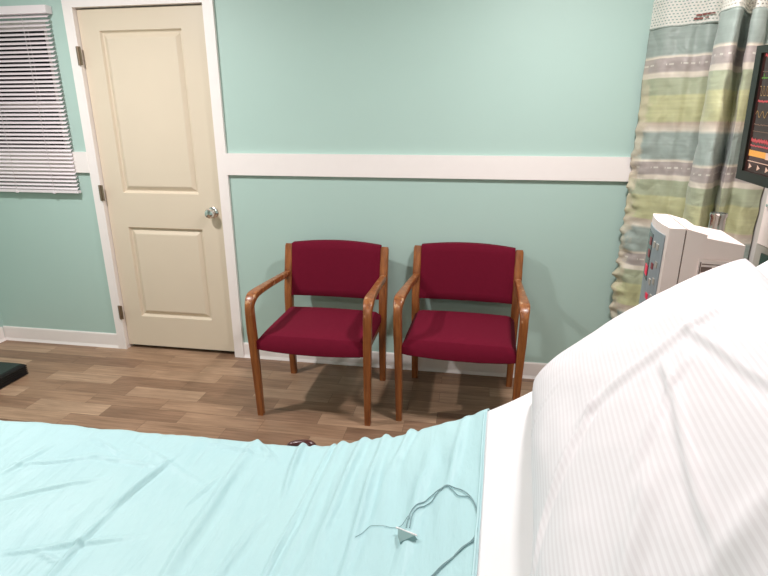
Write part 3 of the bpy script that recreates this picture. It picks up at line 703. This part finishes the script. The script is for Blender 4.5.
def make_pillow():
    n1, n2 = 130, 170; bm = bmesh.new(); uvl = bm.loops.layers.uv.new('UVMap'); S = {}
    def pt(u, v, s):
        # outline: slightly concave edges with full rounded corners
        cu, cv = abs(u), abs(v)
        k = 1 - .035 * (1 - v * v) * cu ** 2; l = 1 - .03 * (1 - u * u) * cv ** 2
        c = (cu ** 10) * (cv ** 10) * .015
        a, b = u * PW * (k - c), v * PL * (l - c)
        f = max(0, 1 - cu ** 2.6) ** .5 * max(0, 1 - cv ** 3.2) ** .5
        th = PT * (f if s > 0 else .75 * f) + .003
        if s > 0: th += f ** .5 * (.55 * pcr(u, v) + .005 * noise.noise(Vector((u * 2.2, v * 2.6, 1))) + .0012 * noise.noise(Vector((u * 8, v * 8, 2))) + .006 * max(0, -v) * noise.noise(Vector((u * 4, v * 3, 6))))
        p = PC + tdir * a + vdir * b + ndir * th * s
        if s < 0:
            lim = zt(p.x) + .011
            if p.z < lim: p.z = lim
        return p
    for s in (1, -1):
        for i in range(n1 + 1):
            for j in range(n2 + 1):
                u = math.sin((i / n1 - .5) * math.pi); u = .6 * u + .4 * (2 * i / n1 - 1); v = math.sin((j / n2 - .5) * math.pi); v = .6 * v + .4 * (2 * j / n2 - 1)
                rim = i in (0, n1) or j in (0, n2)
                if s < 0 and rim: S[(s, i, j)] = S[(1, i, j)]; continue
                S[(s, i, j)] = (bm.verts.new(pt(u, v, s)), u, v)
    for s in (1, -1):
        for i in range(n1):
            for j in range(n2):
                q = [S[(s, i, j)], S[(s, i + 1, j)], S[(s, i + 1, j + 1)], S[(s, i, j + 1)]]
                if s < 0: q.reverse()
                f = bm.faces.new([t[0] for t in q])
                for lp, t in zip(f.loops, q): lp[uvl].uv = ((t[1] + 1) / 2, (t[2] + 1) / 2)
    return bm
pil = obj('pillow', make_pillow(), M['pillow'])
for p in pil.data.polygons: p.use_smooth = True
tag(pil, 'large white pillow in a satin striped case on the raised bed head', 'pillow')

# ------------------------------------------------------------ privacy curtain
CT = [(1.202, -.035), (1.25, -.110), (1.30, -.128), (1.335, -.160), (1.368, -.168), (1.402, -.205), (1.485, -.20), (1.495, -.255), (1.40, -.31), (1.352, -.42), (1.362, -.505), (1.392, -.500), (1.47, -.37), (1.485, -.385), (1.45, -.478), (1.478, -.480), (1.50, -.455), (1.515, -.44), (1.545, -.475), (1.58, -.475), (1.613, -.467)]
cp = curve_pts(CT, 9)
def make_cloth(zlo, zhi, nz, rough, seed=0):
    bm = bmesh.new(); uvl = bm.loops.layers.uv.new('UVMap'); rows = []
    ds = [0]
    for a, b in zip(cp, cp[1:]): ds.append(ds[-1] + math.hypot(b[0] - a[0], b[1] - a[1]))
    for k in range(nz + 1):
        z = zlo + (zhi - zlo) * k / nz; row = []; fr = (zhi - z)
        for i, (x, y) in enumerate(cp):
            a, b = cp[max(0, i - 1)], cp[min(len(cp) - 1, i + 1)]; d = Vector((b[0] - a[0], b[1] - a[1], 0)).normalized(); n_ = Vector((d.y, -d.x, 0))
            h = rough * (.016 * noise.noise(Vector((ds[i] * 5, z * 2.2, seed))) + .009 * noise.noise(Vector((ds[i] * 12 + z * 9, z * 7, seed + 3))))
            crumple = math.exp(-(ds[i] / .075) ** 2) * min(1, max(0, fr - .2) * 2)
            h += rough * crumple * .034 * noise.noise(Vector((ds[i] * 14, z * 26, 8)))
            shift = rough * crumple * .012 * noise.noise(Vector((3, z * 20, 2)))
            p = Vector((x, y, z)) + n_ * h + d * shift
            p.x = min(p.x, XR - .006); p.y = min(p.y, -.024)
            row.append((bm.verts.new(p), ds[i], z))
        rows.append(row)
    for a, b in zip(rows, rows[1:]):
        for i in range(len(cp) - 1):
            q = (a[i], a[i + 1], b[i + 1], b[i]); f = bm.faces.new([t[0] for t in q])
            for lp, t in zip(f.loops, q): lp[uvl].uv = (t[1], t[2])
    return bm
cur = thing('privacy_curtain', 'striped green grey and teal privacy curtain with white mesh top in the corner', 'curtain', (0, 0, 0))
cl = obj('cloth', make_cloth(.28, 1.85, 190, 1), M['curtain'], cur)
for p in cl.data.polygons: p.use_smooth = True
sd = cl.modifiers.new('thickness', 'SOLIDIFY'); sd.thickness = .002
me_ = obj('mesh_top', make_cloth(1.848, 2.40, 30, .2), M['mesh'], cur)
for p in me_.data.polygons: p.use_smooth = True
bm = bmesh.new()
tube(bm, [Vector((x, y, 1.852)) for x, y in cp], .0035, 6); obj('top_hem', bm, M['curtain'], cl)
bm = bmesh.new()
tube(bm, [Vector((x, y, 2.415)) for x, y in ((1.19, -.02), (1.3, -.16), (1.4, -.34), (1.5, -.45), (1.61, -.47))], .012, 8); obj('track', bm, M['lamp_frame'], cur)
# small dark red printed marks on the mesh just above the cloth
bm = bmesh.new(); random.seed(11)
i0 = 30
for row in (0, 1):
    for k in range(12):
        i = i0 + k * 1.15 + row * 2.5; a = cp[int(i)]; b = cp[int(i) + 1]; t = i - int(i)
        x, y = a[0] + (b[0] - a[0]) * t, a[1] + (b[1] - a[1]) * t
        if random.random() < .2: continue
        d = Vector((b[0] - a[0], b[1] - a[1], 0)).normalized(); n_ = Vector((d.y, -d.x, 0)); p = Vector((x, y, 1.872 + row * .014)) + n_ * .006
        L_ = random.uniform(.003, .007); hh = random.uniform(.002, .004)
        vs_ = [bm.verts.new(p + d * a_ + n_ * c_ + Vector((0, 0, b_))) for c_ in (0, .001) for a_, b_ in ((-L_, -hh), (L_, -hh), (L_, hh), (-L_, hh))]
        for f in ((0, 1, 2, 3), (7, 6, 5, 4), (0, 4, 5, 1), (1, 5, 6, 2), (2, 6, 7, 3), (3, 7, 4, 0)): bm.faces.new([vs_[q] for q in f])
M['print'] = mat('red_print', srgb(130, 72, 66), .7)
o = obj('printed_marks', bm, M['print'], me_)

# ------------------------------------------------------------ infusion pump on its pole
pp = thing('iv_pole', 'chrome infusion pole top rising behind the bed head pump', 'pole', (1.120, -1.262, 0))
bm = bmesh.new(); cyl(bm, (0, 0, .08), (0, 0, 1.15), .0125); obj('pole', bm, M['chrome'], pp, smooth=True)
bm = bmesh.new(); lathe(bm, [(0, 1.110), (.023, 1.110), (.023, 1.118), (.021, 1.124), (.0195, 1.176), (.022, 1.180), (.022, 1.190), (.017, 1.190), (.016, 1.168), (0, 1.168)]); obj('pole_collar', bm, M['chrome'], pp, smooth=True)
bm = bmesh.new(); cyl(bm, (0, 0, .07), (0, 0, .1), .035)
for k in range(5):
    a = k * 2 * math.pi / 5 + .3; sweep(bm, [(.02 * math.cos(a), .02 * math.sin(a), .085), (.24 * math.cos(a), .24 * math.sin(a), .06)], [.03, .024], [.022, .016], side=Vector((-math.sin(a), math.cos(a), 0)))
bs = obj('base', bm, M['chrome'], pp)
for k in range(5):
    a = k * 2 * math.pi / 5 + .3; x, y = .235 * math.cos(a), .235 * math.sin(a); bm = bmesh.new(); cyl(bm, (x - .01, y, .025), (x + .01, y, .025), .025); cyl(bm, (x, y, .03), (x, y, .056), .006); obj('caster', bm, M['black'], bs)

pu = thing('infusion_pump', 'beige infusion pump with slate panel and red displays behind the pillow', 'medical pump', (0, 0, 0))
# local box corners in world: face on the -x side running from A (far) to B_ (near)
Af, An = Vector((.935, -1.290, 0)), Vector((.904, -1.520, 0)); ex = (An - Af).normalized(); ez = Vector((0, 0, 1)); ew = Vector((-ex.y, ex.x, 0)); ew = ew if ew.x > 0 else -ew
Wd = (An - Af).length
def loc(a, d, z): return Af + ex * a + ew * d + ez * z            # a along the face, d depth into +x, z world height
def extr(poly, z0, z1, taper=0):
    bm = bmesh.new(); lo = [bm.verts.new(loc(a, d, z0)) for a, d in poly]; hi = [bm.verts.new(loc(a, d, z1)) for a, d in poly]
    n_ = len(poly)
    for k in range(n_): bm.faces.new((lo[k], lo[(k + 1) % n_], hi[(k + 1) % n_], hi[k]))
    bm.faces.new(lo); bm.faces.new(hi); return bm
# front bezel: top bows gently forward
bm = bmesh.new(); Zt, Zb = 1.188, .84
prof = [(0, Zb), (0, Zt), (.028, Zt - .001), (.040, Zt - .006)]
fr_ = [[(0, 0), (Wd * .33, -.010), (Wd * .66, -.010), (Wd, 0)], ]
arr = []
for z in (Zb, Zt):
    arr.append([bm.verts.new(loc(a, d, z)) for a, d in ((0, 0), (Wd * .25, -.007), (Wd * .5, -.010), (Wd * .75, -.007), (Wd, 0), (Wd, .036), (0, .036))])
for k in range(7): bm.faces.new((arr[0][k], arr[0][(k + 1) % 7], arr[1][(k + 1) % 7], arr[1][k]))
bm.faces.new(arr[0]); bm.faces.new(arr[1])
bez = obj('front_bezel', bm, M['beige'], pu, bevel=.004)
obj('seam', extr([(.004, .036), (Wd - .003, .036), (Wd - .003, .039), (.004, .039)], Zb + .003, Zt - .004), M['beige_dark'], pu)
bm = bmesh.new()
def slab(bm, a0, a1, d0, d1, z0, z1, z1b=None):
    z1b = z1 if z1b is None else z1b
    vs_ = [bm.verts.new(loc(a, d, z)) for a, d, z in ((a0, d0, z0), (a1, d0, z0), (a1, d1, z0), (a0, d1, z0), (a0, d0, z1), (a1, d0, z1), (a1, d1, z1b), (a0, d1, z1b))]
    for f in ((0, 1, 2, 3), (4, 5, 6, 7), (0, 1, 5, 4), (1, 2, 6, 5), (2, 3, 7, 6), (3, 0, 4, 7)): bm.faces.new([vs_[i] for i in f])
slab(bm, .0, Wd, .039, .085, Zb, Zt, Zt - .012)
body = obj('body', bm, M['beige'], pu, bevel=.004)
bm = bmesh.new(); slab(bm, .03, Wd - .004, .083, .17, Zb, Zt - .020, Zt - .034); obj('rear_housing', bm, M['beige'], pu, bevel=.005)
bm = bmesh.new(); slab(bm, Wd - .004, Wd + .006, .075, .145, Zb, 1.115); lt = obj('door_latch_plate', bm, M['beige'], pu, bevel=.003)
bm = bmesh.new(); slab(bm, Wd + .006, Wd + .008, .082, .105, 1.085, 1.098); slab(bm, Wd + .006, Wd + .008, .078, .080, 1.04, 1.11); slab(bm, Wd + .006, Wd + .008, .06 + .022, .14, 1.104, 1.106); obj('label_marks', bm, M['beige_dark'], lt)
# slate fascia on the face with displays
def face_patch(name, a0, a1, z0, z1, m, parent, out=.0, thick=.002):
    n_ = 8; bm = bmesh.new(); top = []
    def dd(a): u = a / Wd; return -.010 * math.sin(math.pi * u) ** 1.0 - out
    A = [[bm.verts.new(loc(a0 + (a1 - a0) * k / n_, dd(a0 + (a1 - a0) * k / n_) - t, z)) for k in range(n_ + 1)] for z in (z0, z1) for t in (thick, 0)]
    for k in range(n_):
        bm.faces.new((A[0][k], A[0][k + 1], A[2][k + 1], A[2][k])); bm.faces.new((A[1][k], A[3][k], A[3][k + 1], A[1][k + 1])); bm.faces.new((A[2][k], A[2][k + 1], A[3][k + 1], A[3][k])); bm.faces.new((A[0][k], A[1][k], A[1][k + 1], A[0][k + 1]))
    for k in (0, n_): bm.faces.new((A[0][k], A[2][k], A[3][k], A[1][k]))
    return obj(name, bm, m, parent)
fas = face_patch('fascia', .022, Wd - .018, Zb + .01, Zt - .022, M['slate'], bez, .0005)
face_patch('display', .032, .120, 1.02, 1.150, M['dark_window'], fas, .0026, .001)
for a0, a1, z0, z1, mm in ((.085, .112, 1.118, 1.138, 'dim_red'), (.085, .112, 1.084, 1.104, 'dim_red'), (.075, .112, 1.032, 1.060, 'red_led'), (.150, .168, 1.064, 1.080, 'dim_red'), (.140, .162, .978, .994, 'red_led')):
    face_patch('digit_display', a0, a1, z0, z1, M[mm], fas, .0038, .001)
for a0, z0 in ((.14, 1.12), (.17, 1.12), (.18, 1.03), (.15, 1.02), (.18, .985), (.18, 1.075)):
    face_patch('button', a0, a0 + .016, z0, z0 + .016, M['grey_frame'], fas, .0026, .002)
bm = bmesh.new(); slab(bm, .0, .028, .085, .17, .98, 1.05); obj('pole_clamp', bm, M['beige_dark'], pu)

# ------------------------------------------------------------ wall monitor on an arm
mon = thing('wall_monitor', 'black framed patient monitor showing coloured vital traces at right edge', 'monitor', (0, 0, 0))
D_ = Vector((1.297, -.938, 1.260)); sx_ = Vector((.074, -.995, -.070)).normalized(); sz_ = Vector((-.065, -.074, .995)).normalized(); nh = sz_.cross(sx_).normalized(); nh = nh if nh.x < 0 else -nh
MW, MH = .52, .405
def mp_(a, h, o_): return D_ + sx_ * a + sz_ * h + nh * o_
def mbox(bm, a0, a1, h0, h1, o0, o1):
    vs_ = [bm.verts.new(mp_(a, h, o_)) for o_ in (o0, o1) for a, h in ((a0, h0), (a1, h0), (a1, h1), (a0, h1))]
    for f in ((0, 1, 2, 3), (4, 5, 6, 7), (0, 1, 5, 4), (1, 2, 6, 5), (2, 3, 7, 6), (3, 0, 4, 7)): bm.faces.new([vs_[i] for i in f])
bm = bmesh.new(); fb = .030
mbox(bm, 0, MW, 0, fb, -.03, .008); mbox(bm, 0, MW, MH - fb * .7, MH, -.03, .008); mbox(bm, 0, fb, fb, MH - fb * .7, -.03, .008); mbox(bm, MW - fb, MW, fb, MH - fb * .7, -.03, .008); mbox(bm, .01, MW - .01, .01, MH - .01, -.045, -.025)
case = obj('casing', bm, M['bezel'], mon, bevel=.003)
bm = bmesh.new(); mbox(bm, fb, MW - fb, fb, MH - fb * .7, -.02, 0); scr = obj('screen', bm, M['screen'], mon)
S0, S1, T0, T1 = fb + .012, MW - fb - .01, fb, MH - fb * .7
def trace(mname, h, amp, kind, a0=S0, a1=S1, th=.0016):
    bm = bmesh.new(); n_ = 200; prev = None; random.seed(int(h * 1000))
    for k in range(n_ + 1):
        a = a0 + (a1 - a0) * k / n_; ph = (a - a0) / .022
        if kind == 'ecg': y = amp * (math.exp(-((ph % 1 - .5) / .06) ** 2) - .3 * math.exp(-((ph % 1 - .62) / .05) ** 2))
        elif kind == 'sq': y = amp * (1 if (ph * 1.3) % 1 < .4 else 0)
        elif kind == 'sine': y = amp * (.5 + .5 * math.sin(ph * 5))
        elif kind == 'noise': y = amp * noise.noise(Vector((a * 260, 0, h)))
        else: y = 0
        cur_ = [bm.verts.new(mp_(a, h + y + d_, .0012)) for d_ in (-th, th)]
        if prev: bm.faces.new((prev[0], cur_[0], cur_[1], prev[1]))
        prev = cur_
    g = bm.faces[:] if hasattr(bm.faces, '__getitem__') else list(bm.faces)
    r_ = bmesh.ops.extrude_face_region(bm, geom=list(bm.faces)); 
    for v_ in [e for e in r_['geom'] if isinstance(e, bmesh.types.BMVert)]: v_.co -= nh * .0008
    return obj('trace', bm, M[mname], scr)
trace('g_red', .375, .006, 'noise', th=.0028)
trace('g_green', .312, .012, 'ecg')
trace('g_brown', .330, .0, 'flat', th=.0007)
trace('g_yellow', .262, .026, 'sq', th=.0014)
trace('g_red', .245, .004, 'noise', th=.0024)
trace('g_yellow', .198, .018, 'sine', th=.0014)
trace('g_brown', .176, .004, 'noise', th=.001)
trace('g_brown', .156, .0, 'flat', th=.0009)
trace('g_red', .128, .008, 'noise', th=.0042)
trace('g_red', .112, .004, 'noise', th=.002)
def sbox(name, m, a0, a1, h0, h1):
    bm = bmesh.new(); mbox(bm, a0, a1, h0, h1, .0002, .0014); return obj(name, bm, M[m], scr)
sbox('toolbar', 'g_orange', S0, S0 + .09, .080, .098); sbox('toolbar', 'g_pale', S0 + .09, S1, .078, .098); sbox('divider', 'g_pale', S0, S1, .063, .065)
for k in range(9):
    a = S0 + .018 + k * .045; bm = bmesh.new()
    q = [bm.verts.new(mp_(x, y, o_)) for o_ in (.0004, .0014) for x, y in ((a - .007, .040), (a - .007, .056), (a + .007, .048))]
    for f in ((0, 1, 2), (3, 5, 4), (0, 3, 4, 1), (1, 4, 5, 2), (2, 5, 3, 0)): bm.faces.new([q[i] for i in f])
    obj('icon', bm, M['g_pale'], scr)
bm = bmesh.new(); cpt = mp_(MW / 2, MH / 2, -.045); cyl(bm, cpt, (XR - .012, cpt.y, cpt.z), .018); q = Vector((XR - .008, cpt.y, cpt.z))
box(bm, XR - .014, XR, q.y - .05, q.y + .05, q.z - .07, q.z + .07); obj('mount_arm', bm, M['bezel'], mon)

# ------------------------------------------------------------ beige wall unit behind the pillow corner
wu = thing('wall_unit', 'pale medical wall unit with dark green screen below the monitor', 'medical unit', (0, 0, 0))
bm = B(1.45, XR, -1.35, -.835, 1.02, 1.24); obj('case', bm, M['beige'], wu, bevel=.02)
bm = B(1.45, XR, -1.35, -.835, .80, 1.018); fr2 = obj('screen_frame', bm, M['grey_frame'], wu, bevel=.006)
bm = B(1.445, 1.45, -1.32, -.885, .82, .995); obj('screen', bm, M['dark_green'], fr2)
bm = bmesh.new(); cyl(bm, (1.443, -.858, 1.16), (1.455, -.858, 1.16), .006); obj('highlight_dot', bm, M['chrome'], wu)  # small chrome dot standing in for a highlight on the case

# ------------------------------------------------------------ ceiling lamp fixtures (outside the frame, the light source of the room)
names = ['square ceiling lamp above the left side of the room', 'square ceiling lamp above the bed', 'square ceiling lamp behind the viewer']
for ((lx, ly), pw, sz), nm in zip(LAMPS, names):
    h_ = sz / 2 + .01
    lf = thing('ceiling_lamp', nm, 'ceiling lamp', (lx, ly, H))
    obj('frame', plate(-h_ - .02, h_ + .02, -h_ - .02, h_ + .02, 0, .03, [(-h_, h_, -h_, h_)]), M['lamp_frame'], lf)
    fr = lf.children[0]; fr.rotation_euler.x = R(90); fr.location.z = 0
    obj('diffuser', B(-h_, h_, -h_, h_, -.02, -.001), M['diffuser'], lf)
